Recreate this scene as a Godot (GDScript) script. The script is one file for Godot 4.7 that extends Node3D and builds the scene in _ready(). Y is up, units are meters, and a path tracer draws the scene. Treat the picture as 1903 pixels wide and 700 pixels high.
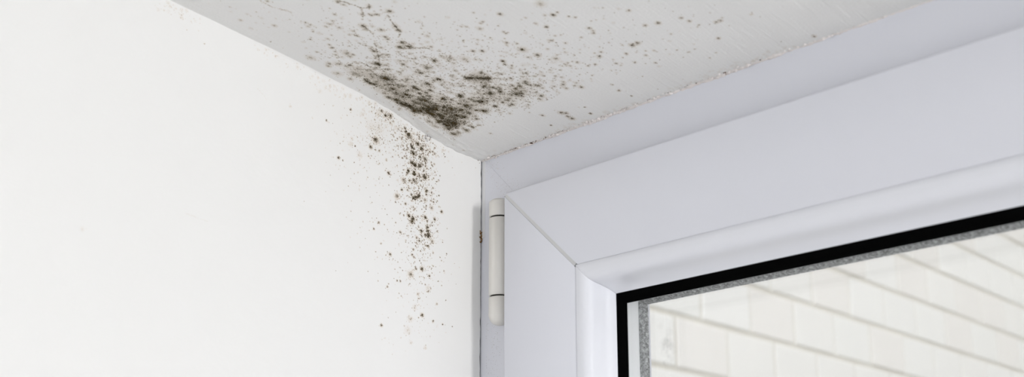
extends Node3D
# A mouldy upper corner of a room beside a white plastic casement window.
# Local frame: the corner of wall, ceiling and window frame is (0, TOP, 0); x runs along the window, z into the room.

const TOP := 2.3
const FOCAL := 2266.5            # pixels, for a 1903 x 700 frame
const CX := 951.5
const CY := 461.0                # the photograph is a crop: its axis lies below the middle of the frame
const YAW := 47.224
const PITCH := 14.70
const ROOM_X := 4.2
const ROOM_Z := 4.2
const MM := 0.001

var cam_pos: Vector3             # relative to the corner
var cam_right: Vector3
var cam_up: Vector3
var cam_forward: Vector3
var rng := RandomNumberGenerator.new()
var grain := FastNoiseLite.new()
var M := {}

func _ready() -> void:
	rng.seed = 20240611
	grain.seed = 7
	grain.frequency = 1.0
	grain.noise_type = FastNoiseLite.TYPE_SIMPLEX_SMOOTH
	set_view()
	set_light()
	make_materials()
	build_room()
	build_window_frame()
	build_casement()
	build_mould()
	build_outside()
	build_lamp()

# ---------------------------------------------------------------- camera, sky, light

func set_view() -> void:
	var yaw := deg_to_rad(YAW)
	var pitch := deg_to_rad(PITCH)
	cam_forward = Vector3(-sin(yaw) * cos(pitch), sin(pitch), -cos(yaw) * cos(pitch))
	cam_right = Vector3(cos(yaw), 0, -sin(yaw))
	cam_up = cam_right.cross(cam_forward)
	cam_pos = -pixel_ray(896, 298) * 0.75
	var c := Camera3D.new()
	c.name = "camera"
	c.projection = Camera3D.PROJECTION_FRUSTUM
	c.near = 0.02
	c.far = 200.0
	c.size = c.near * 700.0 / FOCAL
	c.frustum_offset = Vector2(0, c.near * (CY - 350.0) / FOCAL)
	c.transform = Transform3D(Basis(cam_right, cam_up, -cam_forward), cam_pos + Vector3(0, TOP, 0))
	add_child(c)
	var a := CameraAttributesPhysical.new()
	a.frustum_focal_length = 35.0
	a.exposure_aperture = 9.0
	a.frustum_focus_distance = 0.73
	c.attributes = a
	c.projection = Camera3D.PROJECTION_FRUSTUM
	c.near = 0.02
	c.far = 200.0
	c.size = c.near * 700.0 / FOCAL
	c.frustum_offset = Vector2(0, c.near * (CY - 350.0) / FOCAL)
	c.current = true

func set_light() -> void:
	var sky := ProceduralSkyMaterial.new()          # an even, bright overcast
	sky.sky_top_color = Color(0.856, 0.88, 0.924)
	sky.sky_horizon_color = Color(0.89, 0.905, 0.935)
	sky.ground_bottom_color = Color(0.55, 0.55, 0.53)
	sky.ground_horizon_color = Color(0.70, 0.70, 0.69)
	sky.sky_energy_multiplier = 2.6
	sky.ground_energy_multiplier = 1.6
	var e := Environment.new()
	e.background_mode = Environment.BG_SKY
	e.sky = Sky.new()
	e.sky.sky_material = sky
	e.tonemap_mode = Environment.TONE_MAPPER_LINEAR
	e.tonemap_exposure = 0.532
	e.sdfgi_enabled = true
	e.ssao_enabled = true
	e.ssil_enabled = true
	var w := WorldEnvironment.new()
	w.name = "world_environment"
	w.environment = e
	add_child(w)

func pixel_ray(px: float, py: float) -> Vector3:
	return cam_right * ((px - CX) / FOCAL) + cam_up * ((CY - py) / FOCAL) + cam_forward

func on_wall(px: float, py: float) -> Vector3:        # the point of the side wall (x = 0) behind a pixel
	var d := pixel_ray(px, py)
	return cam_pos + d * (-cam_pos.x / d.x)

func on_ceiling(px: float, py: float) -> Vector3:
	var d := pixel_ray(px, py)
	var lo := 0.2
	var hi := 3.0
	for i in 40:
		var t := (lo + hi) * 0.5
		var p := cam_pos + d * t
		if p.y < ceiling_height(maxf(p.x, 0.0), p.z): lo = t
		else: hi = t
	return cam_pos + d * lo

func on_frame(px: float, py: float, z := 0.0) -> Vector3:
	var d := pixel_ray(px, py)
	return cam_pos + d * ((z - cam_pos.z) / d.z)

# ---------------------------------------------------------------- materials

func plain(called: String, c: Color, rough: float, specular := 0.5) -> StandardMaterial3D:
	var m := StandardMaterial3D.new()
	m.resource_name = called
	m.albedo_color = c
	m.roughness = rough
	m.metallic_specular = specular
	M[called] = m
	return m

func relief(freq: float, octaves: int, seed_: int, size := 1024) -> ImageTexture:
	var n := FastNoiseLite.new()
	n.seed = seed_
	n.frequency = freq
	n.fractal_octaves = octaves
	n.fractal_type = FastNoiseLite.FRACTAL_FBM
	return ImageTexture.create_from_image(n.get_seamless_image(size, size))

func make_materials() -> void:
	plain("pvc", Color(0.862, 0.865, 0.892), 0.24)
	plain("pvc_bead_lit", Color(0.885, 0.888, 0.91), 0.2)  # same plastic as the faces, lightened to stand for light caught by the bead
	plain("pvc_paint", Color(0.87, 0.868, 0.872), 0.6)
	plain("weld", Color(0.835, 0.835, 0.835), 0.45)
	plain("hinge_plastic", Color(0.885, 0.872, 0.85), 0.42)
	plain("hinge_gap", Color(0.10, 0.08, 0.06), 0.8)
	plain("rubber", Color(0.02, 0.02, 0.02), 0.9, 0.1)
	plain("crack_shade", Color(0.11, 0.08, 0.06), 0.95, 0.2)  # near-black colour for the shade in the wall joint
	plain("chip_brown", Color(0.42, 0.28, 0.15), 0.95, 0.2)
	plain("caulk", Color(0.905, 0.88, 0.868), 0.8, 0.3)
	plain("room_paint", Color(0.925, 0.919, 0.910), 0.9, 0.3)
	plain("floor_wood", Color(0.76, 0.75, 0.74), 0.5)
	plain("paving", Color(0.74, 0.73, 0.70), 0.9)
	plain("mortar", Color(0.815, 0.79, 0.735), 0.95, 0.2)
	plain("lamp_body", Color(0.9, 0.9, 0.9), 0.4)
	for i in 4:
		plain("brick_%d" % i, [Color(0.868, 0.852, 0.818), Color(0.872, 0.858, 0.826), Color(0.864, 0.842, 0.806), Color(0.868, 0.855, 0.822)][i], 0.85, 0.3)
	var dirt: StandardMaterial3D = plain("specks", Color.WHITE, 0.95, 0.15)
	dirt.vertex_color_use_as_albedo = true
	var sg: StandardMaterial3D = plain("smudge", Color(0.40, 0.37, 0.34, 0.022), 0.9, 0.0)
	sg.transparency = BaseMaterial3D.TRANSPARENCY_ALPHA
	var g: StandardMaterial3D = plain("glass", Color(0.95, 0.97, 0.96, 0.03), 0.0)
	g.transparency = BaseMaterial3D.TRANSPARENCY_ALPHA
	var s: StandardMaterial3D = plain("spacer_metal", Color(0.97, 0.975, 0.975), 0.5)
	var im := Image.create(256, 256, false, Image.FORMAT_RGB8)      # condensation dirt on the far edge of the spacer
	var r := RandomNumberGenerator.new()
	r.seed = 99
	for y in 256:
		for x in 256:
			var v := 0.54 + 0.34 * grain.get_noise_2d(x * 0.06, y * 0.06) + 0.32 * grain.get_noise_2d(x * 0.14 + 50.0, y * 0.14) + r.randf_range(-0.05, 0.05)
			v = clampf(v, 0.06, 0.85)
			im.set_pixel(x, y, Color(v, v * 1.01, v * 1.01))
	var seal: StandardMaterial3D = plain("speckled_seal", Color(1, 1, 1), 0.8, 0.2)
	seal.albedo_texture = ImageTexture.create_from_image(im)
	seal.uv1_triplanar = true
	seal.uv1_scale = Vector3(22, 22, 22)

# ---------------------------------------------------------------- mesh helpers

func keep(o: Node3D, label: String, category := "", kind := "", group := "") -> Node3D:
	if label: o.set_meta("label", label)
	if category: o.set_meta("category", category)
	if kind: o.set_meta("kind", kind)
	if group: o.set_meta("group", group)
	return o

func base(called: String, at: Vector3, parent: Node = self) -> Node3D:
	var n := Node3D.new()
	n.name = called
	n.position = at
	parent.add_child(n, true)
	return n

func put(called: String, mesh: Mesh, material: Material, parent: Node, at := Vector3.ZERO) -> MeshInstance3D:
	var o := MeshInstance3D.new()
	o.name = called
	o.mesh = mesh
	o.material_override = material
	o.position = at
	o.cast_shadow = GeometryInstance3D.SHADOW_CASTING_SETTING_ON
	parent.add_child(o, true)
	return o

func tri(st: SurfaceTool, a: Vector3, b: Vector3, c: Vector3, na: Vector3, nb: Vector3, nc: Vector3) -> void:
	if (c - a).cross(b - a).dot(na + nb + nc) < 0.0:
		var t := b; b = c; c = t
		t = nb; nb = nc; nc = t
	st.set_normal(na); st.add_vertex(a)
	st.set_normal(nb); st.add_vertex(b)
	st.set_normal(nc); st.add_vertex(c)

func quad(st: SurfaceTool, a: Vector3, b: Vector3, c: Vector3, d: Vector3, n: Vector3) -> void:
	tri(st, a, b, c, n, n, n)
	tri(st, a, c, d, n, n, n)

func begin() -> SurfaceTool:
	var st := SurfaceTool.new()
	st.begin(Mesh.PRIMITIVE_TRIANGLES)
	return st

func add_box(st: SurfaceTool, lo: Vector3, hi: Vector3) -> void:
	var p := []
	for i in 8:
		p.append(Vector3(hi.x if i & 1 else lo.x, hi.y if i & 2 else lo.y, hi.z if i & 4 else lo.z))
	quad(st, p[0], p[2], p[6], p[4], Vector3.LEFT)
	quad(st, p[1], p[3], p[7], p[5], Vector3.RIGHT)
	quad(st, p[0], p[1], p[5], p[4], Vector3.DOWN)
	quad(st, p[2], p[3], p[7], p[6], Vector3.UP)
	quad(st, p[0], p[1], p[3], p[2], Vector3.FORWARD)
	quad(st, p[4], p[5], p[7], p[6], Vector3.BACK)

func box_mesh(lo: Vector3, hi: Vector3) -> ArrayMesh:
	var st := begin()
	add_box(st, lo, hi)
	return st.commit()

func bevel_box(size: Vector3, b: float) -> ArrayMesh:      # front (+z) edges chamfered
	var st := begin()
	var h := size * 0.5
	var front := [Vector3(-h.x + b, -h.y + b, h.z), Vector3(h.x - b, -h.y + b, h.z), Vector3(h.x - b, h.y - b, h.z), Vector3(-h.x + b, h.y - b, h.z)]
	var mid := [Vector3(-h.x, -h.y, h.z - b), Vector3(h.x, -h.y, h.z - b), Vector3(h.x, h.y, h.z - b), Vector3(-h.x, h.y, h.z - b)]
	var back := [Vector3(-h.x, -h.y, -h.z), Vector3(h.x, -h.y, -h.z), Vector3(h.x, h.y, -h.z), Vector3(-h.x, h.y, -h.z)]
	var out := [Vector3.DOWN, Vector3.RIGHT, Vector3.UP, Vector3.LEFT]
	quad(st, front[0], front[1], front[2], front[3], Vector3.BACK)
	for i in 4:
		var j := (i + 1) % 4
		quad(st, front[i], front[j], mid[j], mid[i], (out[i] + Vector3.BACK).normalized())
		quad(st, mid[i], mid[j], back[j], back[i], out[i])
	quad(st, back[0], back[1], back[2], back[3], Vector3.FORWARD)
	return st.commit()

# One side of a mitred rectangular ring. Each profile point is (inset across uprights, inset across rails, z) in mm.
func ring_side(side: int, rect: Array, profile: Array, pull := 0.0) -> ArrayMesh:
	var st := begin()
	var n := profile.size()
	var area := 0.0
	for i in n:
		var p: Vector3 = profile[i]
		var q: Vector3 = profile[(i + 1) % n]
		area += p.x * q.z - q.x * p.z
	var turn := 1.0 if area > 0.0 else -1.0
	var ends := []
	for i in n:
		ends.append(ring_corner(side, rect, profile[i], pull))
	var seg := []
	for i in n:
		var p: Vector3 = profile[i]
		var q: Vector3 = profile[(i + 1) % n]
		var across := (q.x - p.x) if side % 2 == 0 else (q.y - p.y)
		var nd := (q.z - p.z) * turn
		var nz := -across * turn
		var v: Vector3 = [Vector3(nd, 0, nz), Vector3(0, -nd, nz), Vector3(-nd, 0, nz), Vector3(0, nd, nz)][side]
		seg.append(v.normalized())
	for i in n:
		var j := (i + 1) % n
		var n0: Vector3 = seg[i]
		var n1: Vector3 = seg[i]
		var before: Vector3 = seg[(i + n - 1) % n]
		var after: Vector3 = seg[j]
		if before.dot(n0) > 0.75: n0 = (before + n0).normalized()
		if after.dot(n1) > 0.75: n1 = (after + n1).normalized()
		tri(st, ends[i][0], ends[i][1], ends[j][1], n0, n0, n1)
		tri(st, ends[i][0], ends[j][1], ends[j][0], n0, n1, n1)
	var flat := PackedVector2Array()
	for p in profile: flat.append(Vector2(p.x, p.z))
	var cut := Geometry2D.triangulate_polygon(flat)
	for e in 2:
		var along: Vector3 = (ends[0][e] - ends[0][1 - e]).normalized()
		for k in range(0, cut.size(), 3):
			tri(st, ends[cut[k]][e], ends[cut[k + 1]][e], ends[cut[k + 2]][e], along, along, along)
	return st.commit()

func ring_corner(side: int, rect: Array, p: Vector3, pull: float) -> Array:
	var x0: float = rect[0] + p.x
	var x1: float = rect[1] - p.x
	var yb: float = rect[2] + p.y
	var yt: float = rect[3] - p.y
	var a: Vector3
	var b: Vector3
	match side:
		0: a = Vector3(x0, yt - pull, p.z); b = Vector3(x0, yb + pull, p.z)
		1: a = Vector3(x0 + pull, yt, p.z); b = Vector3(x1 - pull, yt, p.z)
		2: a = Vector3(x1, yt - pull, p.z); b = Vector3(x1, yb + pull, p.z)
		_: a = Vector3(x0 + pull, yb, p.z); b = Vector3(x1 - pull, yb, p.z)
	return [a * MM, b * MM]

func lathe(profile: Array, around := 48) -> ArrayMesh:      # (radius, y) in mm, bottom to top
	var st := begin()
	var n := profile.size()
	var norm := []
	for i in n - 1:
		var t: Vector2 = profile[i + 1] - profile[i]
		norm.append(Vector2(t.y, -t.x).normalized())
	for i in n - 1:
		var p: Vector2 = profile[i]
		var q: Vector2 = profile[i + 1]
		var m0: Vector2 = norm[i]
		var m1: Vector2 = norm[i]
		if i > 0 and norm[i - 1].dot(norm[i]) > 0.7: m0 = (norm[i - 1] + norm[i]).normalized()
		if i < n - 2 and norm[i + 1].dot(norm[i]) > 0.7: m1 = (norm[i + 1] + norm[i]).normalized()
		for k in around:
			var a := TAU * k / around
			var b := TAU * (k + 1) / around
			var da := Vector3(cos(a), 0, sin(a))
			var db := Vector3(cos(b), 0, sin(b))
			var pa := (da * p.x + Vector3.UP * p.y) * MM
			var pb := (db * p.x + Vector3.UP * p.y) * MM
			var qa := (da * q.x + Vector3.UP * q.y) * MM
			var qb := (db * q.x + Vector3.UP * q.y) * MM
			var na0 := da * m0.x + Vector3.UP * m0.y
			var nb0 := db * m0.x + Vector3.UP * m0.y
			var na1 := da * m1.x + Vector3.UP * m1.y
			var nb1 := db * m1.x + Vector3.UP * m1.y
			if p.x > 0.001: tri(st, pa, pb, qb, na0, nb0, nb1)
			if q.x > 0.001: tri(st, pa, qb, qa, na0, nb1, na1)
	return st.commit()

# A surface over a grid; f gives the point for (a, b), uv its texture place; side decides which way it faces.
func sheet(avals: PackedFloat64Array, bvals: PackedFloat64Array, f: Callable, uv: Callable, towards: Vector3) -> ArrayMesh:
	var na := avals.size()
	var nb := bvals.size()
	var v := PackedVector3Array()
	var t := PackedVector2Array()
	v.resize(na * nb)
	t.resize(na * nb)
	for j in nb:
		for i in na:
			v[j * na + i] = f.call(avals[i], bvals[j])
			t[j * na + i] = uv.call(avals[i], bvals[j])
	var nrm := PackedVector3Array()
	nrm.resize(na * nb)
	for j in nb:
		for i in na:
			var du := v[j * na + mini(i + 1, na - 1)] - v[j * na + maxi(i - 1, 0)]
			var dv := v[mini(j + 1, nb - 1) * na + i] - v[maxi(j - 1, 0) * na + i]
			var n := du.cross(dv).normalized()
			nrm[j * na + i] = n if n.dot(towards) > 0.0 else -n
	var idx := PackedInt32Array()
	for j in nb - 1:
		for i in na - 1:
			var p := j * na + i
			var g := (v[p + na] - v[p]).cross(v[p + 1] - v[p])
			if g.dot(towards) > 0.0: idx.append_array([p, p + 1, p + na, p + 1, p + na + 1, p + na])
			else: idx.append_array([p, p + na, p + 1, p + 1, p + na, p + na + 1])
	var arr := []
	arr.resize(Mesh.ARRAY_MAX)
	arr[Mesh.ARRAY_VERTEX] = v
	arr[Mesh.ARRAY_NORMAL] = nrm
	arr[Mesh.ARRAY_TEX_UV] = t
	arr[Mesh.ARRAY_INDEX] = idx
	var m := ArrayMesh.new()
	m.add_surface_from_arrays(Mesh.PRIMITIVE_TRIANGLES, arr)
	return m

func steps(from: float, to: float, by: float, more: Array) -> PackedFloat64Array:
	var out := PackedFloat64Array()
	var n := int(round((to - from) / by))
	for i in n + 1: out.append(from + (to - from) * i / n)
	for x in more: out.append(x)
	return out

# ---------------------------------------------------------------- the room

const EDGE := [[-1.0, 0.0], [0.0, 0.0], [0.005, -0.0002], [0.0276, 0.0024], [0.0491, 0.0074], [0.0732, 0.0152], [0.0909, 0.0187], [0.1325, 0.0257], [0.1698, 0.0311], [0.212, 0.0369], [0.3, 0.050], [0.6, 0.100], [9.0, 1.5]]

func table_height(z: float) -> float:
	for i in EDGE.size() - 1:
		if z < EDGE[i + 1][0]:
			var t: float = (z - EDGE[i][0]) / (EDGE[i + 1][0] - EDGE[i][0])
			return lerpf(EDGE[i][1], EDGE[i + 1][1], t)
	return 0.0

func edge_height(z: float) -> float:
	var s := 0.0
	for k in 5: s += table_height(maxf(z + (k - 2) * 0.004, 0.0))
	return s / 5.0 if z > 0.008 else table_height(z)

func ceiling_height(x: float, z: float) -> float:
	var even := 0.174 * z if z < 0.212 else edge_height(z)
	return lerpf(edge_height(z), even, smoothstep(0.0, 0.07, x))

func ceiling_bump(x: float, z: float) -> float:
	var b := 0.00035 * grain.get_noise_2d(x * 26.0, z * 26.0)
	var patch := (1.0 - smoothstep(0.006, 0.022, x)) * (1.0 - smoothstep(0.075, 0.11, z))      # smeared filler along the corner
	b += patch * (0.0008 * grain.get_noise_2d(x * 170.0, z * 90.0 + 9.0) + 0.0006 * grain.get_noise_2d(x * 330.0, z * 210.0))
	var strip := 1.0 - smoothstep(0.030, 0.036, z + 0.003 * grain.get_noise_2d(x * 30.0, 3.0))
	return b - strip * 0.0004

func wall_bump(y: float, z: float) -> float:
	var b := 0.00035 * grain.get_noise_2d(y * 16.0 + 40.0, z * 16.0) + 0.00012 * grain.get_noise_2d(y * 60.0, z * 60.0 + 11.0)
	var near_edge := 1.0 - smoothstep(0.004, 0.03, edge_height(z) - y)
	b += near_edge * 0.0005 * (1.0 - smoothstep(0.09, 0.13, z)) * grain.get_noise_2d(y * 200.0, z * 130.0 + 5.0)
	return b

func crack_width(y: float) -> float:
	return (0.78 + 0.34 * grain.get_noise_2d(y * 90.0, 2.0) + 0.25 * grain.get_noise_2d(y * 420.0, 8.0)) * MM

func build_room() -> void:
	# ceiling: a plastered slope that rises gently into the room
	var c := base("ceiling", Vector3(0, TOP, 0))
	keep(c, "sloping plaster ceiling speckled with dark mould above the window corner", "", "structure")
	var xs := steps(0.0, 0.33, 0.0022, [0.36, 0.4, 0.5, 0.7, 1.1, 2.0, 3.0, ROOM_X])
	for i in 14: xs.append((i + 0.5) * 0.0022)
	xs.sort()
	xs.insert(0, -0.02)
	var zs := steps(0.0, 0.25, 0.0022, [0.28, 0.32, 0.4, 0.5, 0.7, 1.1, 2.0, 3.0, ROOM_Z])
	M.ceiling_face = StandardMaterial3D.new()
	M.wall_face = StandardMaterial3D.new()
	put("plaster_face", sheet(xs, zs, func(x, z): return Vector3(x, ceiling_height(maxf(x, 0.0), z) + ceiling_bump(x, z), z), func(x, z): return Vector2(x / 0.33, z / 0.33), Vector3.DOWN), M.ceiling_face, c)
	var st := begin()
	var h1 := ceiling_height(4.0, ROOM_Z) + 0.02
	var a := [Vector3(-0.2, 0.06, -0.07), Vector3(ROOM_X + 0.2, 0.06, -0.07), Vector3(ROOM_X + 0.2, h1, ROOM_Z + 0.2), Vector3(-0.2, h1, ROOM_Z + 0.2)]
	var b := []
	for p in a: b.append(p + Vector3(0, 0.25, 0))
	quad(st, a[0], a[1], a[2], a[3], Vector3.DOWN)
	quad(st, b[0], b[1], b[2], b[3], Vector3.UP)
	for i in 4:
		var o: Vector3 = [Vector3.FORWARD, Vector3.RIGHT, Vector3.BACK, Vector3.LEFT][i]
		quad(st, a[i], a[(i + 1) % 4], b[(i + 1) % 4], b[i], o)
	put("roof_slab", st.commit(), M.room_paint, c)
	# side wall with the mould
	var w := base("wall_left", Vector3(0, TOP, 0))
	keep(w, "white plastered side wall with a column of mould spots near the window", "", "structure")
	var ys := steps(-0.22, 0.075, 0.0024, [0.3, 0.9])
	ys.insert(0, -0.5); ys.insert(0, -1.2); ys.insert(0, -TOP)
	var wz := steps(0.0, 0.33, 0.0024, [0.4, 0.6, 1.0, 2.0, 3.0, ROOM_Z])
	put("plaster_face", sheet(wz, ys, func(z, y): return Vector3(wall_bump(y, z) if z > 0.003 else 0.0, y, z if z > 0.0001 else crack_width(y)), func(z, y): return Vector2(z / 0.33, (0.08 - y) / 0.33), Vector3.RIGHT), M.wall_face, w)
	put("masonry_core", box_mesh(Vector3(-0.22, -TOP, -0.07), Vector3(-0.003, 1.1, ROOM_Z + 0.2)), M.room_paint, w)
	put("crack_shade", box_mesh(Vector3(-0.0029, -0.6, -0.0005), Vector3(-0.0006, 0.003, 0.0016)), M.crack_shade, w)  # dark strip painted in as the shade inside the crack
	# the wall that holds the window
	var wf := base("wall_front", Vector3(0, TOP, 0))
	keep(wf, "painted outer wall below and beside the window", "", "structure")
	put("wall_below_window", box_mesh(Vector3(-0.02, -TOP, -0.07), Vector3(ROOM_X, -1.32, 0.002)), M.room_paint, wf)
	put("wall_beside_window", box_mesh(Vector3(1.02, -1.32, -0.07), Vector3(ROOM_X, 0.05, 0.002)), M.room_paint, wf)
	put("wall_over_window", box_mesh(Vector3(-0.02, 0.0035, -0.07), Vector3(1.02, 0.08, -0.004)), M.room_paint, wf)
	var wr := base("wall_right", Vector3(ROOM_X, 0, 0))
	keep(wr, "plain white wall with the square lamp and a tall garden opening", "", "structure")
	put("wall_pier", box_mesh(Vector3(0, 0, -0.07), Vector3(0.2, TOP + 1.1, 1.4)), M.room_paint, wr)
	put("wall_pier", box_mesh(Vector3(0, 0, 4.0), Vector3(0.2, TOP + 1.1, ROOM_Z + 0.2)), M.room_paint, wr)
	put("lintel", box_mesh(Vector3(0, 2.4, 1.4), Vector3(0.2, TOP + 1.1, 4.0)), M.room_paint, wr)
	var wb := base("wall_back", Vector3(0, 0, ROOM_Z))
	keep(wb, "plain white wall with a garden doorway", "", "structure")
	put("wall_pier", box_mesh(Vector3(0, 0, 0), Vector3(1.6, TOP + 1.1, 0.2)), M.room_paint, wb)
	put("wall_pier", box_mesh(Vector3(3.95, 0, 0), Vector3(ROOM_X, TOP + 1.1, 0.2)), M.room_paint, wb)
	put("lintel", box_mesh(Vector3(1.6, 2.4, 0), Vector3(3.95, TOP + 1.1, 0.2)), M.room_paint, wb)
	var f := put("floor", box_mesh(Vector3(-0.2, -0.2, -0.2), Vector3(ROOM_X + 0.2, 0.0, ROOM_Z + 0.2)), M.floor_wood, self)
	keep(f, "pale timber floor of the room", "", "structure")

# ---------------------------------------------------------------- window: the fixed frame

const FRAME := [-18.0, 1010.0, -1310.0, 20.0]            # outer bounds of the fixed frame in mm
const SASH := [32.6, 955.0, -1258.0, -30.9]

func build_window_frame() -> void:
	var w := base("window_1", Vector3(0, TOP, 0))
	keep(w, "white plastic fixed window frame set tight into wall and ceiling", "", "structure")
	var prof := [Vector3(0, 0, -70), Vector3(0, 0, 0), Vector3(62, 62, 0), Vector3(63, 63, -1), Vector3(63, 63, -30), Vector3(68, 68, -30), Vector3(68, 68, -70)]
	for side in 4:
		put(["frame_jamb", "frame_head", "frame_jamb", "frame_bottom"][side], ring_side(side, FRAME, prof, 0.05), M.pvc, w)
	# a film of old paint on the jamb, with a step where it ends
	put("paint_strip", box_mesh(Vector3(0.0004, -0.0495, 0.0), Vector3(0.0030, -0.001, 0.0002)), M.pvc_paint, w)
	put("frame_weld", box_mesh(Vector3(-0.0001, -0.0365, -0.002), Vector3(0.0365, 0.0, -0.0004)), M.weld, w)
	# ragged plaster bead between frame and ceiling
	var st := begin()
	st.set_color(Color.WHITE)
	var rows := []
	var nrm := []
	for i in 481:
		var x := i * 0.001 if i < 470 else 0.47 + (i - 470) * 0.05
		var lump := 0.5 + 0.5 * grain.get_noise_2d(x * 55.0, 1.0) + 0.5 * grain.get_noise_2d(x * 260.0, 4.0)
		var r := clampf(0.45 + 1.25 * lump, 0.2, 2.6) * MM
		if x > 0.22: r *= 0.75
		var cy := -0.0003 + 0.0005 * grain.get_noise_2d(x * 70.0, 14.0)
		var row := []
		for k in 9:
			var ang := deg_to_rad(lerpf(95.0, -95.0, k / 8.0))
			var rr := r * (1.0 + 0.35 * grain.get_noise_2d(x * 600.0, k * 3.0 + 30.0))
			row.append(Vector3(x, cy + sin(ang) * rr, -0.0002 + cos(ang) * rr))
		rows.append(row)
	for i in rows.size() - 1:
		for k in 8:
			var n: Vector3 = (rows[i][k + 1] - rows[i][k]).cross(rows[i + 1][k] - rows[i][k]).normalized()
			if n.z < 0.0 and absf(n.z) > 0.2: n = -n
			tri(st, rows[i][k], rows[i + 1][k], rows[i + 1][k + 1], n, n, n)
			tri(st, rows[i][k], rows[i + 1][k + 1], rows[i][k + 1], n, n, n)
	for k in 260:                                           # loose crumbs stuck to it
		var x := pow(rng.randf(), 1.5) * 0.27 + 0.002
		var p := Vector3(x, rng.randfn(-0.0004, 0.0006), rng.randf_range(0.0008, 0.0022))
		add_speck(st, p, Vector3(rng.randf_range(-0.5, 0.5), rng.randf_range(-0.9, 0.3), 0.8).normalized(), rng.randf_range(0.25, 0.75) * MM, Color.WHITE, rng.randf_range(1.0, 1.8))
	keep(put("plaster_bead", st.commit(), M.caulk, w), "crumbling pinkish plaster bead along the ceiling")
	# dark dirt crumbs lodged in the crack above the bead and in the corner
	var sd := begin()
	for q in [[938, 284, 9], [931, 284, 6], [961, 276, 10], [949, 279, 5], [989, 266, 9], [996, 264, 6], [1011, 256, 8], [1008, 258, 7], [1022, 251, 7], [1050, 243, 6], [1065, 235, 6], [1073, 232, 6], [1089, 225, 7], [1217, 180, 6], [1237, 173, 8], [1329, 139, 8], [1344, 136, 7], [1351, 138, 5], [1409, 112, 6], [916, 290, 5], [908, 294, 5], [1110, 222, 5], [1160, 200, 5], [1178, 194, 5], [1271, 161, 4], [1290, 155, 5], [1513, 67, 9]]:
		for k in 2:
			var p := on_frame(q[0] + rng.randf_range(-4, 4), q[1] - 1.0 + rng.randf_range(-1.2, 1.2), 0.0016)
			add_speck(sd, p, Vector3(0, -0.35, 0.94), q[2] * rng.randf_range(0.025, 0.06) * MM, Color(0.05, 0.03, 0.02).lerp(Color(0.2, 0.12, 0.08), rng.randf()), 1.7)
	for k in 120:                                           # the joint's broken hairline, the darkness of its gap painted with specks
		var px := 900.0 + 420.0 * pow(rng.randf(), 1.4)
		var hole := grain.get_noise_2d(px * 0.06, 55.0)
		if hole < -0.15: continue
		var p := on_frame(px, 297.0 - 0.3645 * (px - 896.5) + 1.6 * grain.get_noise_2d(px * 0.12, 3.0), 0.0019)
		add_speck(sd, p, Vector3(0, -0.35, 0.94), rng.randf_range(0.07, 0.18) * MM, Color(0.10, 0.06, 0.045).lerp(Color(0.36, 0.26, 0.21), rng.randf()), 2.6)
	for i in 240:                                            # brown grime on the jamb and in the corner
		var px := rng.randfn(915.0, 11.0)
		var py := 300.0 + absf(rng.randfn(0.0, 16.0)) if i < 110 else rng.randfn(345.0, 9.0)
		if i >= 110: px = rng.randfn(940.0, 11.0)
		if px < 899.0: continue
		var p := on_frame(px, py, 0.00012)
		if p.y > -0.0005: continue
		add_speck(sd, p, Vector3.BACK, rng.randf_range(0.06, 0.17) * MM, Color(0.28, 0.2, 0.14).lerp(Color(0.56, 0.5, 0.45), rng.randf()), 1.0)
	for i in 120:                                           # and below the hinge
		var p := on_frame(rng.randf_range(903.0, 934.0), 600.0 + rng.randf() * 100.0, 0.00012)
		add_speck(sd, p, Vector3.BACK, rng.randf_range(0.07, 0.2) * MM, Color(0.16, 0.12, 0.1).lerp(Color(0.5, 0.45, 0.42), rng.randf()), 1.0)
	var crumbs := put("dirt_and_gap_specks", sd.commit(), M.specks, w)
	keep(crumbs, "dark dirt crumbs and a painted dark crack line in the frame joint", "", "stuff")
	# a chip in the plaster at the frame joint, showing brown
	var ch := begin()
	var cp := on_wall(893.0, 440.0)
	for k in 26:
		var o := Vector3(0.0003 + rng.randf() * 0.0004, rng.randf_range(-0.0034, 0.0034), rng.randf_range(-0.0006, 0.0005) * 1.5)
		add_speck(ch, Vector3(0, cp.y, cp.z) + o, Vector3(0.9, rng.randf_range(-0.3, 0.3), 0.3).normalized(), rng.randf_range(0.3, 0.65) * MM, Color(0.10, 0.055, 0.02).lerp(Color(0.34, 0.2, 0.09), rng.randf()), 1.0)
	for k in 34:                                            # rusty crumbs right in the corner
		var kp := on_wall(889.0 + rng.randfn(0.0, 2.6), 291.0 + rng.randfn(0.0, 5.0))
		add_speck(ch, Vector3(0.0002, kp.y, maxf(kp.z, 0.0012)), Vector3(0.9, rng.randf_range(-0.3, 0.3), 0.3).normalized(), rng.randf_range(0.12, 0.42) * MM, Color(0.10, 0.06, 0.03).lerp(Color(0.6, 0.48, 0.38), rng.randf()), 1.0)
	keep(put("plaster_chip", ch.commit(), M.specks, w), "brown chip beside the joint")

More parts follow.
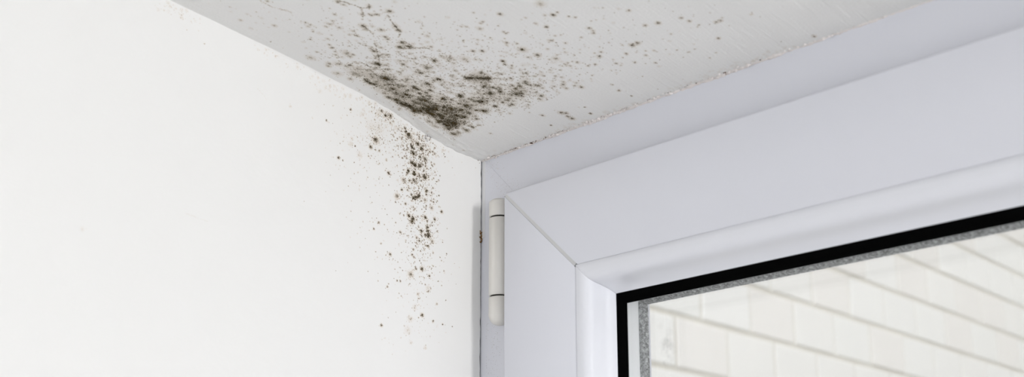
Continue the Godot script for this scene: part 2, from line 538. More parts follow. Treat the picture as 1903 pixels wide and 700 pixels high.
func add_speck(st: SurfaceTool, p: Vector3, n: Vector3, r: float, c: Color, stretch := 1.0) -> void:
	var u := n.cross(Vector3.UP)
	if u.length() < 0.1: u = n.cross(Vector3.RIGHT)
	u = u.normalized()
	var v := n.cross(u).normalized()
	var k := 7
	var ring := []
	for i in k:
		var a := TAU * i / k
		var rr := r * rng.randf_range(0.6, 1.25)
		ring.append(p + u * cos(a) * rr * stretch + v * sin(a) * rr - n * 0.00004)
	var top := p + n * minf(r * 0.25, 0.00022)
	st.set_color(c)
	for i in k:
		var a: Vector3 = ring[i]
		var b: Vector3 = ring[(i + 1) % k]
		tri(st, top, a, b, n, (n + (a - p).normalized() * 0.6).normalized(), (n + (b - p).normalized() * 0.6).normalized())

# ---------------------------------------------------------------- window: the opening casement

func build_casement() -> void:
	var t := base("casement_window", Vector3(0, TOP, 0))
	keep(t, "white plastic opening casement with mitred corner, black gasket and double glazing", "window", "thing")
	var face := [Vector3(0, 0, 2), Vector3(0, 0, 10.4), Vector3(0.25, 0.25, 11.3), Vector3(0.8, 0.8, 11.85), Vector3(1.6, 1.6, 12), Vector3(57.1, 53.0, 12), Vector3(57.5, 53.4, 11.7), Vector3(57.5, 53.4, -45), Vector3(20, 20, -45), Vector3(20, 20, 2)]
	var bead := [Vector3(57.58, 53.5, 9), Vector3(57.58, 53.5, 11.72), Vector3(57.95, 53.9, 12.1), Vector3(60.2, 56.2, 12.25), Vector3(62.2, 58.4, 12.1), Vector3(63.9, 60.3, 11.5), Vector3(65.3, 61.9, 10.3), Vector3(66.3, 63.1, 8.6), Vector3(66.8, 63.8, 6.4), Vector3(67.2, 64.4, 3.9), Vector3(67.7, 65.1, 1.4), Vector3(68.6, 66.2, -1.2), Vector3(70.1, 67.9, -3.8), Vector3(72.1, 69.9, -6), Vector3(72.1, 69.9, -8.4), Vector3(57.58, 53.5, -8.4)]
	var seal := [Vector3(70.4, 68.2, -8.6), Vector3(70.6, 68.4, -4.9), Vector3(71.6, 69.4, -5.1), Vector3(72.3, 70.2, -6.0), Vector3(73.9, 72.2, -6.9), Vector3(75.2, 73.9, -8.0), Vector3(75.6, 74.4, -8.9), Vector3(70.4, 68.2, -8.9)]
	for side in 4:
		var names: Array = [["stile", "top_rail", "stile", "bottom_rail"], ["glazing_bead"], ["gasket"], ["spacer_bar"], ["edge_seal"]]
		put(names[0][side], ring_side(side, SASH, face, 1.45), M.pvc, t)
		put("glazing_bead", ring_side(side, SASH, bead, 0.06), M.pvc_bead_lit, t)
		put("gasket", ring_side(side, SASH, seal), M.rubber, t)
		# double glazing: bright spacer, dirty seal towards the outer pane, outer lip of the sash
		put("spacer_bar", ring_side(side, SASH, [Vector3(62, 62, -13), Vector3(71.4, 70.6, -13), Vector3(71.4, 70.6, -22.6), Vector3(62, 62, -22.6)]), M.spacer_metal, t)
		put("edge_seal", ring_side(side, SASH, [Vector3(62, 62, -22.6), Vector3(71.9, 71.0, -22.6), Vector3(72.6, 71.6, -24), Vector3(72.8, 71.8, -29), Vector3(62, 62, -29)]), M.speckled_seal, t)
		put("outer_lip", ring_side(side, SASH, [Vector3(57, 57, -33.2), Vector3(68.5, 66.5, -33.2), Vector3(68.5, 66.5, -35), Vector3(67.5, 65.5, -36.5), Vector3(57, 57, -36.5)]), M.pvc, t)
	# the welded mitre: a shallow channel with its floor a little below the faces
	for cnr in 4:
		var sx := 1.0 if cnr % 2 == 0 else -1.0
		var sy := -1.0 if cnr < 2 else 1.0
		var o := Vector3(SASH[0] if sx > 0 else SASH[1], SASH[3] if sy < 0 else SASH[2], 0)
		var st := begin()
		var q := []
		for e in [[2.2, -1.6], [-1.0, 1.6], [57.3 - 1.4, 53.2 + 1.4], [57.3 + 1.6, 53.2 - 1.4]]: q.append((o + Vector3(e[0] * sx, e[1] * sy, 0)) * MM)
		q[0] = (o + Vector3(3.0 * sx, 0.6 * sy, 0)) * MM
		q[1] = (o + Vector3(0.6 * sx, 3.0 * sy, 0)) * MM
		var up := Vector3(0, 0, 11.74) * MM
		var dn := Vector3(0, 0, 2.0) * MM
		quad(st, q[0] + up, q[1] + up, q[2] + up, q[3] + up, Vector3.BACK)
		for i in 4:
			var a: Vector3 = q[i]
			var b: Vector3 = q[(i + 1) % 4]
			var outn: Vector3 = (a + b) * 0.5 - (q[0] + q[1] + q[2] + q[3]) * 0.25
			quad(st, a + up, b + up, b + dn, a + dn, outn.normalized())
		put("corner_weld", st.commit(), M.weld, t)
	var gx0: float = SASH[0] + 62.0
	var gx1: float = SASH[1] - 62.0
	var gy0: float = SASH[2] + 62.0
	var gy1: float = SASH[3] - 62.0
	for zz in [-9.0, -29.0]:
		put("glass_pane", box_mesh(Vector3(gx0, gy0, zz - 4.0) * MM, Vector3(gx1, gy1, zz) * MM), M.glass, t)
	var sm := begin()
	for k in 40:
		var p := on_frame(1240.0 + rng.randfn(0.0, 5.0), 645.0 + rng.randfn(0.0, 15.0), -0.0089)
		add_speck(sm, p, Vector3.BACK, rng.randf_range(1.2, 3.0) * MM, Color(0.5, 0.46, 0.42), 1.0)
	put("glass_smudge", sm.commit(), M.smudge, t)
	# hinge: capped knuckle in three pieces between frame and casement
	var h := base("hinge", Vector3(20.9, 0, 4.0) * MM, t)
	keep(h, "off-white plastic hinge knuckle beside the jamb")
	var R := 6.5
	put("barrel", lathe([Vector2(0, -89.3), Vector2(R - 0.5, -89.3), Vector2(R, -88.8), Vector2(R, -43.0), Vector2(R - 0.5, -42.5), Vector2(0, -42.5)]), M.hinge_plastic, h)
	put("top_cap", lathe([Vector2(0, -41.6), Vector2(R - 0.4, -41.6), Vector2(R, -41.2), Vector2(R, -32.6), Vector2(R - 0.5, -31.9), Vector2(R - 1.2, -31.7), Vector2(R - 1.5, -31.2), Vector2(R - 2.6, -30.8), Vector2(0, -30.7)]), M.hinge_plastic, h)
	put("bottom_cap", lathe([Vector2(0, -106.6), Vector2(2.2, -106.4), Vector2(3.8, -105.8), Vector2(4.9, -104.9), Vector2(5.9, -103.0), Vector2(R, -101.0), Vector2(R + 0.1, -100.0), Vector2(R, -99.0), Vector2(R, -90.7), Vector2(R - 0.5, -90.2), Vector2(0, -90.2)]), M.hinge_plastic, h)
	put("hinge_pin", lathe([Vector2(0, -95), Vector2(R - 0.9, -95), Vector2(R - 0.9, -37), Vector2(0, -37)], 24), M.hinge_gap, h)
	put("hinge_leaf", box_mesh(Vector3(0.0, -100, -4.0) * MM, Vector3(14.0, -36, -1.5) * MM), M.hinge_plastic, h)

# ---------------------------------------------------------------- mould

const SIDE := 2048
const SPAN := 0.33
var soot := PackedFloat32Array()
var touched := PackedByteArray()

func splat(u: float, v: float, r: float, strength: float, hardness: float) -> void:     # texture pixels
	var reach := r * 1.5 + 1.0
	var x0 := maxi(int(u - reach), 0)
	var x1 := mini(int(u + reach) + 1, SIDE - 1)
	var y0 := maxi(int(v - reach), 0)
	var y1 := mini(int(v + reach) + 1, SIDE - 1)
	for y in range(y0, y1 + 1):
		for x in range(x0, x1 + 1):
			var d := sqrt((x - u) * (x - u) + (y - v) * (y - v)) / r
			if r > 2.5: d += 0.42 * grain.get_noise_2d(x * 0.17, y * 0.17) + 0.22 * grain.get_noise_2d(x * 0.45, y * 0.45)
			var a := strength * (1.0 - smoothstep(hardness, 1.0, d))
			if r > 4.0: a *= clampf(0.75 + 0.9 * grain.get_noise_2d(x * 0.31 + 70.0, y * 0.31), 0.15, 1.0)
			if a > 0.004:
				var i := y * SIDE + x
				soot[i] = 1.0 - (1.0 - soot[i]) * (1.0 - a)
				touched[i] = 1

func paint_base(c: Color, seed_: int, tone: float) -> Image:
	var n := FastNoiseLite.new()
	n.seed = seed_
	n.frequency = 0.006
	n.fractal_octaves = 5
	var im: Image = n.get_image(SIDE, SIDE, false, false, false)
	im.convert(Image.FORMAT_RGB8)
	var over := Image.create(SIDE, SIDE, false, Image.FORMAT_RGBA8)
	over.fill(Color(c.r, c.g, c.b, 1.0 - tone))
	im.convert(Image.FORMAT_RGBA8)
	im.blend_rect(over, Rect2i(0, 0, SIDE, SIDE), Vector2i.ZERO)
	return im

func finish(c: Color, seed_: int, dense: Color, thin: Color) -> ImageTexture:
	var im := Image.create(SIDE, SIDE, false, Image.FORMAT_RGB8)
	im.fill(c)
	for i in soot.size():
		if touched[i]:
			var a: float = soot[i]
			var col := thin.lerp(dense, smoothstep(0.1, 0.75, a))
			im.set_pixel(i % SIDE, i / SIDE, c.lerp(col, a))
	return ImageTexture.create_from_image(im)

func reset() -> void:
	soot.resize(SIDE * SIDE)
	soot.fill(0.0)
	touched.resize(SIDE * SIDE)
	touched.fill(0)

func tex_scale() -> float: return SIDE / SPAN * MM        # texture pixels per mm

# colony given by its pixel in the photograph, radius in pixels of the photograph and darkness
func colony(px: float, py: float, r: float, dark: float, ceil: bool, st: SurfaceTool) -> void:
	var p := on_ceiling(px, py) if ceil else on_wall(px, py)
	var s := SIDE / SPAN
	var u := (p.x if ceil else p.z) * s
	var v := (p.z if ceil else 0.08 - p.y) * s
	if u < -20 or v < -20 or u > SIDE + 20 or v > SIDE + 20: return
	var mm := r / 2.9
	var rt := mm * tex_scale() * (1.15 if ceil else 1.0)
	splat(u, v, rt * (1.7 if ceil else 1.35), dark * (0.5 if ceil else 0.42), 0.0)
	if dark > 0.35: splat(u, v, rt * 0.75, dark * (0.66 if ceil else 0.85), 0.05 if ceil else 0.2)
	var grains := int(clampf(r * r * 0.55, 2, 60))
	for k in grains:
		var rr := rt * absf(rng.randfn(0.0, 0.85))
		var an := rng.randf() * TAU
		splat(u + cos(an) * rr, v + sin(an) * rr, rng.randf_range(0.9, 2.6), dark * rng.randf_range(0.35, 1.0), 0.2)
	if dark > 0.62 and r > 2.2:
		var n := Vector3.DOWN if ceil else Vector3.RIGHT
		for k in int(clampf(r * 0.8, 1, 6)):
			var rr := mm * 0.5 * sqrt(rng.randf())
			var an := rng.randf() * TAU
			add_mould(st, u / s + cos(an) * rr * MM, v / s + sin(an) * rr * MM, mm * rng.randf_range(0.12, 0.27), ceil)

func add_mould(st: SurfaceTool, a: float, b: float, r_mm: float, ceil: bool) -> void:
	var p: Vector3
	if ceil: p = Vector3(a, ceiling_height(maxf(a, 0.0), b) + ceiling_bump(a, b) - 0.00002, b)
	else: p = Vector3(wall_bump(0.08 - b, a) + 0.00002, 0.08 - b, a)
	if ceil and p.x < 0.0005 or p.z < 0.001: return
	if not ceil and p.y > edge_height(p.z) - 0.001: return
	add_speck(st, p, Vector3(0, -1, 0.17).normalized() if ceil else Vector3.RIGHT, r_mm * MM, Color(0.022, 0.016, 0.007).lerp(Color(0.10, 0.072, 0.032), rng.randf()))

func thread(points: Array, w: float, dark: float, ceil: bool) -> void:                   # a hair-like trail of growth
	var s := SIDE / SPAN
	for i in points.size() - 1:
		var a: Vector2 = points[i]
		var b: Vector2 = points[i + 1]
		var n := int(a.distance_to(b) * 1.3) + 1
		for k in n:
			var q := a.lerp(b, float(k) / n)
			if grain.get_noise_2d(q.x * 0.25 + 9.0, q.y * 0.25) < -0.25: continue
			q += Vector2(rng.randfn(0.0, 0.5), rng.randfn(0.0, 0.4)) + Vector2(grain.get_noise_2d(q.x * 0.2, q.y * 0.2), grain.get_noise_2d(q.y * 0.2, q.x * 0.2 + 30.0)) * 2.0
			var p := on_ceiling(q.x, q.y) if ceil else on_wall(q.x, q.y)
			splat((p.x if ceil else p.z) * s, (p.z if ceil else 0.08 - p.y) * s, w * rng.randf_range(0.6, 1.5), dark * rng.randf_range(0.25, 0.8), 0.1)

func above_edge(px: float, py: float) -> bool:          # a pixel that shows the ceiling and not the wall or the frame
	var p := on_wall(px, py)
	if p.z > 0.0 and p.y < edge_height(p.z) + 0.0012: return false
	return on_ceiling(px, py).z > 0.002

func cloud(list: Array, ceil: bool, st: SurfaceTool) -> void:    # [x, y, spread x, spread y, slope, how many, biggest radius, darkness]
	for c in list:
		for k in int(c[5]):
			var dx: float = rng.randfn(0.0, c[2])
			var px: float = c[0] + dx
			var py: float = c[1] + rng.randfn(0.0, c[3]) + dx * c[4]
			if ceil:
				if not above_edge(px, py): continue
				var p := on_ceiling(px, py)
				if p.z < 0.031 + 0.003 * grain.get_noise_2d(p.x * 60.0, 77.0) and p.x < 0.13 and p.x > 0.012 and rng.randf() > 0.03: continue
			else:
				var q := on_wall(px, py)
				if q.y > edge_height(q.z) - 0.0012 or q.z < 0.004: continue
			var size := pow(rng.randf(), 2.6)
			colony(px, py, lerpf(0.55, c[6], size), clampf(c[7] * rng.randf_range(0.3, 1.15), 0.05, 0.98), ceil, st)

func build_mould() -> void:
	# ---- ceiling
	reset()
	var st := begin()
	var spots := [[890, 145.5, 5, .9], [908, 145, 6, .95], [876, 145, 5, .9], [867, 145, 4, .85], [899, 146, 5, .8], [895, 135, 4, .85], [930, 170, 6, .85], [911, 175, 7, .8], [894, 189, 9, .9], [900, 160, 5, .85], [915, 162, 3.5, .95], [966, 160, 5, .9], [976, 152, 7, .6], [986, 158, 4, .8], [1001, 159, 4.5, .85], [961, 175, 8, .75], [970, 174, 5, .7], [1006, 178, 5.5, .75], [1047, 157, 4, .75], [1080, 161, 4.5, .65], [1052, 164, 4, .6], [1043, 208, 5, .85], [1052, 209, 4, .9], [1055, 215, 4, .8], [1063, 219, 5, .85], [1008, 213, 3.5, .7], [1024, 232, 2.6, .9], [932, 138, 3, .8], [935, 114, 4, .7], [938, 120, 3.5, .85], [1106, 120, 3, .7], [978, 136, 3.5, .8], [952, 194, 5, .7], [934, 190, 5, .7], [920, 198, 6, .7], [900, 206, 8, .85], [863, 217, 9, .98], [845, 229, 9, .98], [867, 197, 10, .85], [856, 178, 6, .8], [1068, 159, 3, .6], [1098, 210, 3, .7], [1087, 198, 2, .8],
		[675, 48.7, 6, .8], [723.5, 21, 5, .85], [735, 50, 5, .8], [741, 57, 4.5, .8], [743, 88, 6, .95], [760, 87, 7, .8], [748, 80, 6, .75], [695, 95, 5.5, .95], [702, 119, 7, .85], [703, 104, 4, .8], [628, 3.3, 4, .85], [638, 9, 3, .6], [622, 27, 3, .7], [618, 39, 3, .6], [613, 45.5, 4, .6], [606, 50, 3.5, .5], [568, 42, 3, .6], [577, 46, 3, .6], [582, 59, 2.2, .6], [577, 73, 2.6, .75], [612, 83, 3, .7], [618, 88.6, 3.3, .85], [589, 97, 3, .6], [644, 100, 8, .45], [577, 107.7, 7, .4], [612, 119, 5, .6], [629, 119, 7, .4], [663, 66, 4, .6], [708, 56, 5, .6], [716, 68.7, 4, .8], [721, 73, 3.5, .7], [650, 121, 4.5, .75], [669, 81, 2.5, .6], [680, 85, 2.8, .7], [686, 12, 4, .6], [700, 27, 4, .6], [690, 28, 4, .5], [673, 27, 4, .6], [497, 3, 3, .6],
		[929, 27, 4, .85], [1028, 28, 4, .85], [1015, 50, 3.3, .85], [1004, 7, 7, .4], [1036, 23, 2.5, .7], [996, 44, 3, .5], [971, 92, 7, .7], [999, 102, 5, .97], [879, 95, 4, .85], [896, 95, 4.5, .75], [808, 112, 6, .97], [837, 108, 7, .5], [863, 110, 8, .4], [934, 114, 4, .8], [951, 122, 2.5, .8], [1033, 109, 5.5, .5], [981, 106, 3, .6], [892, 54, 4.5, .5], [897, 41, 2.6, .6], [893, 44, 2.8, .6], [936, 60, 2.5, .7], [940, 63, 2.5, .7], [1026, 75, 2.8, .7], [942, 80, 3.3, .7], [961, 81, 2.5, .7], [880, 24, 2.5, .5], [867, 50, 3, .5],
		[782, 135, 6, .97], [792, 124, 9, .5], [719, 146, 13, .8], [715, 146, 7, .95], [682, 151, 5, .95], [688, 155, 5, .95], [696, 156, 7, .8], [771, 163, 7, .85], [776, 166, 5, .85], [794, 156, 9, .75], [814, 147, 8, .65], [800, 168, 5, .8], [651, 147, 5, .6], [628, 137, 7, .4], [659, 137, 11, .45], [754, 175, 10, .65], [791, 187, 8, .7], [722, 181, 7, .75], [737, 186, 8, .85], [746, 192, 8, .9], [752, 195, 8, .95], [769, 204, 11, .98], [780, 206, 10, .98], [804, 212, 11, .98], [808, 202, 10, .95], [821, 219, 8, .95], [844, 229, 8, .9], [831, 232, 11, .98], [834, 239, 8, .9], [842, 249, 7, .85], [704, 120, 5, .7], [855, 180, 6, .8], [857, 204, 8, .85], [825, 184, 10, .7], [838, 202, 10, .85], [815, 226, 8, .8], [795, 208, 9, .95], [761, 198, 8, .9], [850, 215, 8, .85], [730, 165, 8, .7], [748, 160, 9, .6], [872, 210, 8, .8], [885, 205, 6, .7],
		[1175, 84, 4.5, .9], [1185, 80, 4, .85], [1164, 100, 3, .75], [1223, 43, 4, .85], [1199, 47, 3.3, .75], [1266, 34, 3, .8], [1281, 40, 3, .8], [1331, 42, 3, .8], [1339, 39, 3, .8], [1335, 70, 3, .85], [1169, 20, 3, .7], [1095, 53, 3.3, .75], [1103, 62, 3, .7], [1114, 105, 3.6, .8], [1180, 115, 2.6, .7], [1218, 115, 2.6, .7], [1145, 118, 3, .7], [1150, 167, 2.8, .9], [1174, 177, 2, .9], [1138, 156, 2.2, .7], [1513, 66, 3, .7], [1299, 47, 2, .6], [1057, 31, 2.5, .6], [1069, 33, 2.5, .6], [1016, 50, 2.5, .6], [1097, 209, 2.2, .7], [1396, 26, 2.5, .35], [1028, 28, 3, .8]]
	for q in spots: colony(q[0], q[1], q[2] * 0.95, minf(q[3] * 1.02, 0.98), true, st)
	cloud([[782, 190, 50, 12, 0.42, 300, 5.5, .6], [842, 222, 28, 13, 0.35, 260, 6.0, .62], [815, 208, 40, 12, 0.38, 240, 6.0, .6], [895, 188, 48, 18, -0.05, 280, 5.0, .52], [735, 150, 50, 18, 0.4, 210, 5.5, .6], [830, 145, 85, 24, 0.12, 380, 4.5, .55], [955, 165, 55, 18, -0.1, 260, 4.5, .6], [1040, 130, 75, 36, -0.2, 200, 3.4, .55], [740, 105, 75, 30, 0.1, 260, 4.0, .5], [640, 70, 70, 34, 0.3, 130, 4.0, .45], [480, 42, 55, 16, 0.45, 28, 4.0, .35], [900, 85, 110, 32, 0.0, 200, 2.8, .5], [1160, 85, 90, 45, -0.1, 95, 2.6, .5], [1060, 205, 40, 16, -0.3, 45, 2.4, .6], [850, 250, 14, 10, 0.4, 26, 2.0, .5], [700, 40, 60, 26, 0.1, 70, 3.0, .45], [1300, 60, 70, 24, -0.2, 16, 2.2, .5], [930, 150, 70, 12, 0.0, 140, 4.0, .5], [800, 150, 120, 40, 0.1, 500, 1.3, .6], [920, 180, 70, 22, 0.0, 350, 1.4, .6], [740, 90, 90, 40, 0.1, 200, 1.3, .5]], true, st)
	for q in [[800, 200, 30, .22], [840, 222, 26, .26], [890, 144, 24, .45], [700, 150, 34, .26], [725, 165, 34, .28], [745, 182, 30, .28], [770, 190, 30, .22], [680, 135, 30, .16], [790, 175, 34, .16], [945, 185, 30, .14], [965, 170, 30, .12], [850, 210, 30, .2], [880, 192, 34, .18], [905, 175, 30, .16], [930, 178, 30, .12], [835, 235, 18, .28], [815, 195, 34, .16], [760, 150, 34, .1], [665, 130, 30, .1], [980, 165, 26, .1], [888, 150, 30, .2], [895, 185, 30, .14], [740, 168, 30, .14], [770, 198, 24, .22], [720, 146, 20, .25], [825, 210, 24, .22], [960, 172, 22, .10], [690, 140, 26, .10], [860, 195, 26, .16], [780, 165, 30, .10], [905, 147, 14, .3], [872, 146, 14, .25]]:
		var p := on_ceiling(q[0], q[1])
		splat(p.x * SIDE / SPAN, p.z * SIDE / SPAN, q[2] / 2.9 * tex_scale() * 1.1, q[3], 0.0)
	thread([Vector2(628, 0), Vector2(645, 6), Vector2(662, 12), Vector2(673, 16), Vector2(687, 14)], 3.5, 0.59, true)
	thread([Vector2(686, 8), Vector2(687, 19)], 3.5, 0.54, true)
	thread([Vector2(671, 16), Vector2(675, 26), Vector2(673, 37)], 3.9, 0.49, true)
	thread([Vector2(676, 49), Vector2(694, 64)], 3.5, 0.65, true)
	thread([Vector2(721, 30), Vector2(727, 40), Vector2(735, 50), Vector2(743, 58), Vector2(741, 70)], 3.6, 0.65, true)
	thread([Vector2(685, 28), Vector2(700, 28), Vector2(722, 22)], 2.9, 0.38, true)
	thread([Vector2(743, 91), Vector2(760, 90), Vector2(775, 89), Vector2(800, 90)], 3.2, 0.54, true)
	thread([Vector2(738, 79), Vector2(752, 78), Vector2(768, 86)], 3.2, 0.54, true)
	thread([Vector2(695, 75), Vector2(699, 88), Vector2(703, 102), Vector2(706, 128)], 4.2, 0.65, true)
	thread([Vector2(640, 123), Vector2(649, 121), Vector2(660, 114), Vector2(682, 120), Vector2(696, 128)], 3.2, 0.59, true)
	thread([Vector2(651, 129), Vector2(690, 129), Vector2(733, 129)], 2.8, 0.49, true)
	thread([Vector2(648, 62), Vector2(663, 66), Vector2(678, 70)], 2.5, 0.38, true)
	thread([Vector2(480, 0), Vector2(505, 13), Vector2(530, 19), Vector2(545, 25)], 2.8, 0.35, true)
	thread([Vector2(676, 147), Vector2(690, 156), Vector2(702, 161)], 4.7, 0.75, true)
	thread([Vector2(864, 145), Vector2(888, 145), Vector2(911, 146)], 5.7, 0.70, true)
	thread([Vector2(765, 160), Vector2(780, 168)], 3.9, 0.54, true)
	thread([Vector2(724, 203), Vector2(748, 218), Vector2(775, 236)], 1.2, .6, true)
	thread([Vector2(790, 226), Vector2(815, 244), Vector2(850, 266)], 1.2, .6, true)
	thread([Vector2(808, 231), Vector2(818, 227)], 1.2, .6, true)
	for k in 260:                                            # rusty staining and crumbs along the joint with the frame
		var px := rng.randf_range(900.0, 1480.0)
		var p := on_ceiling(px, 298.0 - 0.3645 * (px - 896.5) - absf(rng.randfn(0.0, 4.5)) - 1.0)
		splat(p.x * SIDE / SPAN, p.z * SIDE / SPAN, rng.randf_range(3.0, 12.0), rng.randf_range(0.02, 0.10), 0.0)
	var ceil_c := Color(0.925, 0.919, 0.910)
	dress(M.ceiling_face, finish(ceil_c, 3, Color(0.175, 0.14, 0.068), Color(0.53, 0.425, 0.275)), 21, 0.04)
	var cm := put("ceiling_mold", st.commit(), M.specks, self, Vector3(0, TOP, 0))
	keep(cm, "dense dark olive mould colonies spreading over the ceiling corner", "mold", "stuff")
	# ---- wall
	reset()
	st = begin()
	spots = [[699, 260, 9, .62], [697, 258, 4, .8], [689, 273, 5, .9], [629, 293, 3.6, .9], [637, 298, 1.8, .7], [660, 271, 2.2, .8], [652, 267, 5, .35], [669, 288, 6, .3], [654, 257, 3.5, .35], [607, 224, 2.3, .7], [652, 203, 2.6, .6], [710, 206, 5, .7], [717, 214, 5, .75], [726, 215, 6, .8], [726, 228, 4, .5], [753, 238, 4, .85], [755, 244, 4, .9], [758, 250, 5, .75], [705, 280, 3.5, .55], [685, 290, 2.5, .5], [718, 297, 3, .5], [698, 278, 1.8, .7], [761, 250, 6, .7], [776, 266, 5, .9], [766, 273, 4.5, .92], [768, 284, 6, .95], [784, 276, 7, .85], [777, 268, 4, .85], [790, 295, 6, .88], [765, 302, 6, .85], [771, 306, 6.5, .98], [780, 308, 6.5, .9], [722, 321, 4.5, .97], [759, 318, 5.5, .7], [770, 322, 7, .7], [789, 328, 8, .85], [761, 335, 3.6, .95], [769, 334, 5, .85], [750, 334, 6, .6], [747, 352, 3.4, .95], [793, 354, 5.5, .7], [827, 290.5, 1.8, .9], [811, 337, 1.8, .95], [818, 326, 1.5, .95], [778, 364, 6.5, .98], [769, 367, 5.5, .98], [773, 366, 5, .97], [765, 361, 3.6, .85], [738, 364, 7, .6], [735, 375, 1.8, .95], [754, 378, 3.4, .85], [821, 393, 4.2, .93], [808, 407, 4.2, .95], [760, 400, 5, .98], [767, 406, 6.5, .98], [765, 412, 6, .75], [790, 403, 5, .75], [794, 422, 5, .98], [795, 429, 4.6, .98], [783, 429, 4.8, .98], [796, 437, 7.5, .98], [790, 436, 4, .9], [704, 413, 3.2, .75], [695, 425, 2.8, .75], [744, 431, 4, .55], [708, 452, 2.5, .5], [802, 386, 6, .4], [790, 371, 5, .5], [794, 410, 3, .92], [816, 363, 2.2, .85], [813, 373, 1.8, .9], [806, 375, 2.6, .8], [803, 448, 5, .6], [796, 457, 4, .65], [774, 441, 4, .55], [768, 463, 3.3, .6], [779, 447, 3.4, .75], [784, 499, 5.5, .92], [763, 509, 8, .5], [798, 512, 3.2, .97], [725, 472, 4.2, .75], [773, 499, 4, .6], [766, 473, 3.3, .7], [769, 477, 3, .65], [785, 585, 4.6, .95], [763, 592, 6, .35], [771, 571, 5, .35], [758, 613, 8, .2], [709, 604, 3.6, .7], [805, 596, 3, .7], [823, 602, 2.2, .85], [720, 532, 2.8, .7], [744, 522, 2.6, .75], [738, 521, 2.4, .7], [812, 564, 3, .5], [796, 535, 6, .3], [777, 546, 4, .4], [841, 606, 1.4, .9], [830, 471, 1.6, .85], [825, 503, 1.6, .85], [815, 522, 1.6, .7], [829, 557, 1.4, .85], [764, 636, 4, .25], [790, 645, 4, .3], [652, 203, 3, .45], [540, 197, 3, .3], [153, 425, 4, .12], [380, 81, 1.4, .4], [672, 212, 5, .16], [690, 235, 12, .16], [705, 238, 12, .16]]
	for q in spots: colony(q[0], q[1], q[2], q[3], false, st)
	cloud([[768, 262, 20, 16, 0.1, 220, 3.2, .6], [778, 300, 17, 26, 0.0, 320, 3.4, .66], [778, 345, 20, 26, 0.0, 230, 3.0, .62], [784, 395, 20, 24, 0.0, 130, 2.6, .66], [788, 440, 18, 18, 0.0, 110, 2.5, .66], [782, 490, 22, 26, 0.0, 110, 2.2, .6], [775, 545, 26, 28, 0.0, 60, 2.0, .45], [770, 600, 28, 24, 0.0, 45, 2.0, .42], [718, 215, 14, 9, 0.5, 70, 2.4, .6], [700, 258, 12, 12, 0.0, 60, 2.0, .5], [715, 285, 40, 40, 0.0, 150, 2.2, .45], [690, 380, 40, 60, 0.0, 60, 1.8, .45], [735, 470, 26, 40, 0.0, 50, 1.8, .5], [730, 240, 40, 24, 0.4, 130, 3.2, .28], [640, 260, 30, 40, 0.2, 45, 2.2, .35], [795, 270, 20, 16, 0.4, 120, 3.2, .3]], false, st)
	cloud([[335, 22, 24, 7, 0.45, 46, 4.0, .22], [512, 105, 30, 7, 0.5, 36, 4.0, .22], [625, 165, 30, 9, 0.5, 60, 4.5, .22], [700, 205, 30, 9, 0.5, 60, 4.5, .25], [760, 245, 22, 9, 0.55, 60, 5.0, .25], [893, 310, 3, 14, 0.0, 26, 2.4, .4]], false, st)
	thread([Vector2(783, 430), Vector2(785, 441), Vector2(789, 450), Vector2(788, 454), Vector2(784, 453), Vector2(782, 448)], 1.6, .9, false)
	thread([Vector2(345, 396), Vector2(366, 404), Vector2(388, 411)], 1.2, .16, false)
	thread([Vector2(478, 163), Vector2(497, 185)], 1.0, .2, false)
	thread([Vector2(604, 219), Vector2(612, 228)], 1.3, .4, false)
	for k in 22:                                             # a grey scab where the paint has lifted
		var fp := on_wall(794.0 + rng.randfn(0.0, 4.0), 257.0 + rng.randfn(0.0, 5.0))
		add_speck(st, Vector3(wall_bump(fp.y, fp.z) + 0.00002, fp.y, fp.z), Vector3(0.95, rng.randf_range(-0.3, 0.3), rng.randf_range(-0.2, 0.3)).normalized(), rng.randf_range(0.3, 0.8) * MM, Color(0.30, 0.28, 0.27).lerp(Color(0.62, 0.59, 0.57), rng.randf()))
	thread([Vector2(757, 415), Vector2(758, 428)], 1.4, .75, false)
	thread([Vector2(806, 433), Vector2(814, 427)], 1.4, .7, false)
	var wall_c := Color(0.925, 0.919, 0.910)
	dress(M.wall_face, finish(wall_c, 5, Color(0.14, 0.105, 0.05), Color(0.57, 0.42, 0.235)), 22, 0.012)
	var wm := put("wall_mold", st.commit(), M.specks, self, Vector3(0, TOP, 0))
	keep(wm, "column of brown black mould spots on the white side wall", "mold", "stuff")
	soot.resize(0)
	touched.resize(0)

func brushed(along_x: float, along_y: float, fine: float) -> ImageTexture:      # brush strokes and trowel grain, as height
	var side := 1024
	var im := Image.create(side, side, false, Image.FORMAT_RF)
	for y in side:
		for x in side:
			var h := 0.5 + 0.3 * grain.get_noise_2d(x * along_x, y * along_y) + 0.2 * grain.get_noise_2d(x * along_x * 2.7 + 90.0, y * along_y * 2.0) + fine * grain.get_noise_2d(x * 0.21, y * 0.21 + 40.0)
			im.set_pixel(x, y, Color(h, h, h))
	return ImageTexture.create_from_image(im)

func dress(m: StandardMaterial3D, colour: ImageTexture, seed_: int, height_cm: float) -> void:
	m.heightmap_enabled = true
	m.heightmap_texture = brushed(0.16, 0.012, 0.14) if seed_ == 21 else brushed(0.02, 0.035, 0.10)
	m.heightmap_scale = height_cm
	m.resource_name = "mouldy_plaster_%d" % seed_
	m.albedo_texture = colour
	m.texture_repeat = false
	m.roughness = 0.85
	m.metallic_specular = 0.3

# ---------------------------------------------------------------- outside the window

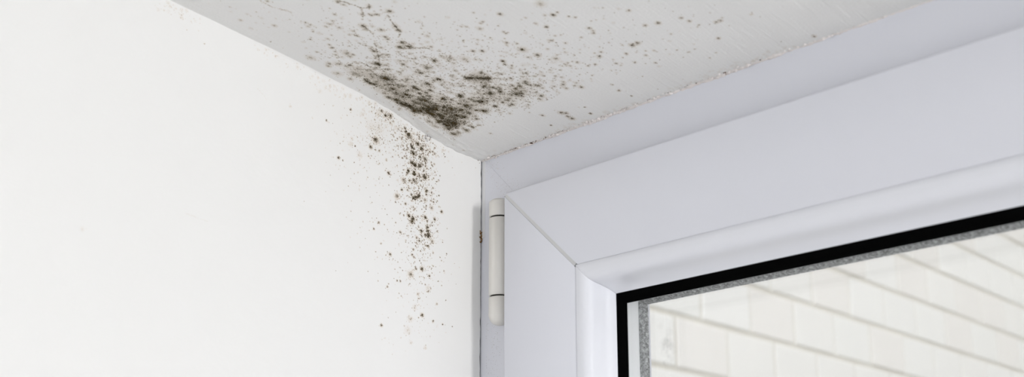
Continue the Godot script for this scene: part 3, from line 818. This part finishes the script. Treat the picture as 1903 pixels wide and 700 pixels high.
func build_outside() -> void:
	var g := put("ground", box_mesh(Vector3(-30, -0.4, -40), Vector3(30, -0.25, 30)), M.paving, self)
	keep(g, "pale paved ground outside the house", "", "structure")
	var ow := put("added_shade_wall", box_mesh(Vector3(1.75, -0.25, -7.2), Vector3(1.95, 11.0, -0.2)), M.room_paint, self)  # added out of view to keep sky light off the brick wall
	keep(ow, "added unseen wall that shades the brick wall outside", "", "structure")
	var ew := put("added_shade_wall_end", box_mesh(Vector3(-3.0, -0.25, -7.4), Vector3(1.95, 11.0, -7.2)), M.room_paint, self)  # also added unseen, closes the well so less sky reaches the bricks
	keep(ew, "added unseen wall at the far end that cuts the sky light", "", "structure")
	var phi := deg_to_rad(5.5)
	var along := Vector3(-sin(phi), 0, -cos(phi))
	var out := Vector3(cos(phi), 0, -sin(phi))
	var w := Node3D.new()
	w.name = "wall_exterior"
	w.transform = Transform3D(Basis(-along, Vector3.UP, out), cam_pos + Vector3(0, TOP, 0) - out * 1.45)      # local -x runs away from the house
	add_child(w, true)
	keep(w, "cream painted brick wall of the neighbouring wing seen through the glass", "", "structure")
	var high := cam_pos.y + TOP
	put("mortar_bed", box_mesh(Vector3(-7.5, -high - 0.25, -0.2), Vector3(-0.72, 4.5, -0.004)), M.mortar, w)
	var mesh := bevel_box(Vector3(0.198, 0.107, 0.012), 0.003)
	var row_h := 0.1185
	for r in range(-4, 9):
		var y := 0.5275 + r * row_h + row_h * 0.5
		for k in 22:
			var s := 1.2030 + k * 0.2085 + (0.0 if posmod(r, 2) == 0 else -0.1045)
			var b := put("brick", mesh, M["brick_%d" % (rng.randi() % 4)], w, Vector3(-(s + 0.1042 + 0.013), y, rng.randf_range(-0.0065, -0.0045)))
			b.rotation.z = rng.randf_range(-0.003, 0.003)

# ---------------------------------------------------------------- the lamp that throws the shadow beside the hinge

func build_lamp() -> void:
	var at := Vector3(ROOM_X - 0.001, TOP - 0.16, 0.63)
	var l := base("panel_lamp", at)
	keep(l, "square white wall lamp with a glowing diffuser", "lamp")
	put("housing", box_mesh(Vector3(-0.05, -0.22, -0.22), Vector3(0.0, 0.22, 0.22)), M.lamp_body, l)
	var glow := StandardMaterial3D.new()
	glow.resource_name = "lamp_diffuser"
	glow.albedo_color = Color(1, 1, 1)
	glow.emission_enabled = true
	glow.emission = Color(1.0, 0.98, 0.95)
	glow.emission_energy_multiplier = 3.0
	put("diffuser", box_mesh(Vector3(-0.056, -0.2, -0.2), Vector3(-0.05, 0.2, 0.2)), glow, l)
	var a := AreaLight3D.new()
	a.name = "lamp_light"
	a.area_size = Vector2(0.4, 0.4)
	a.light_color = Color(1.0, 1.0, 1.0)
	a.light_energy = 9.6
	a.area_range = 12.0
	a.area_attenuation = 2.0
	a.shadow_enabled = true
	a.position = Vector3(-0.06, 0, 0)
	a.rotation = Vector3(0, PI / 2, 0)        # shines towards -x
	l.add_child(a)
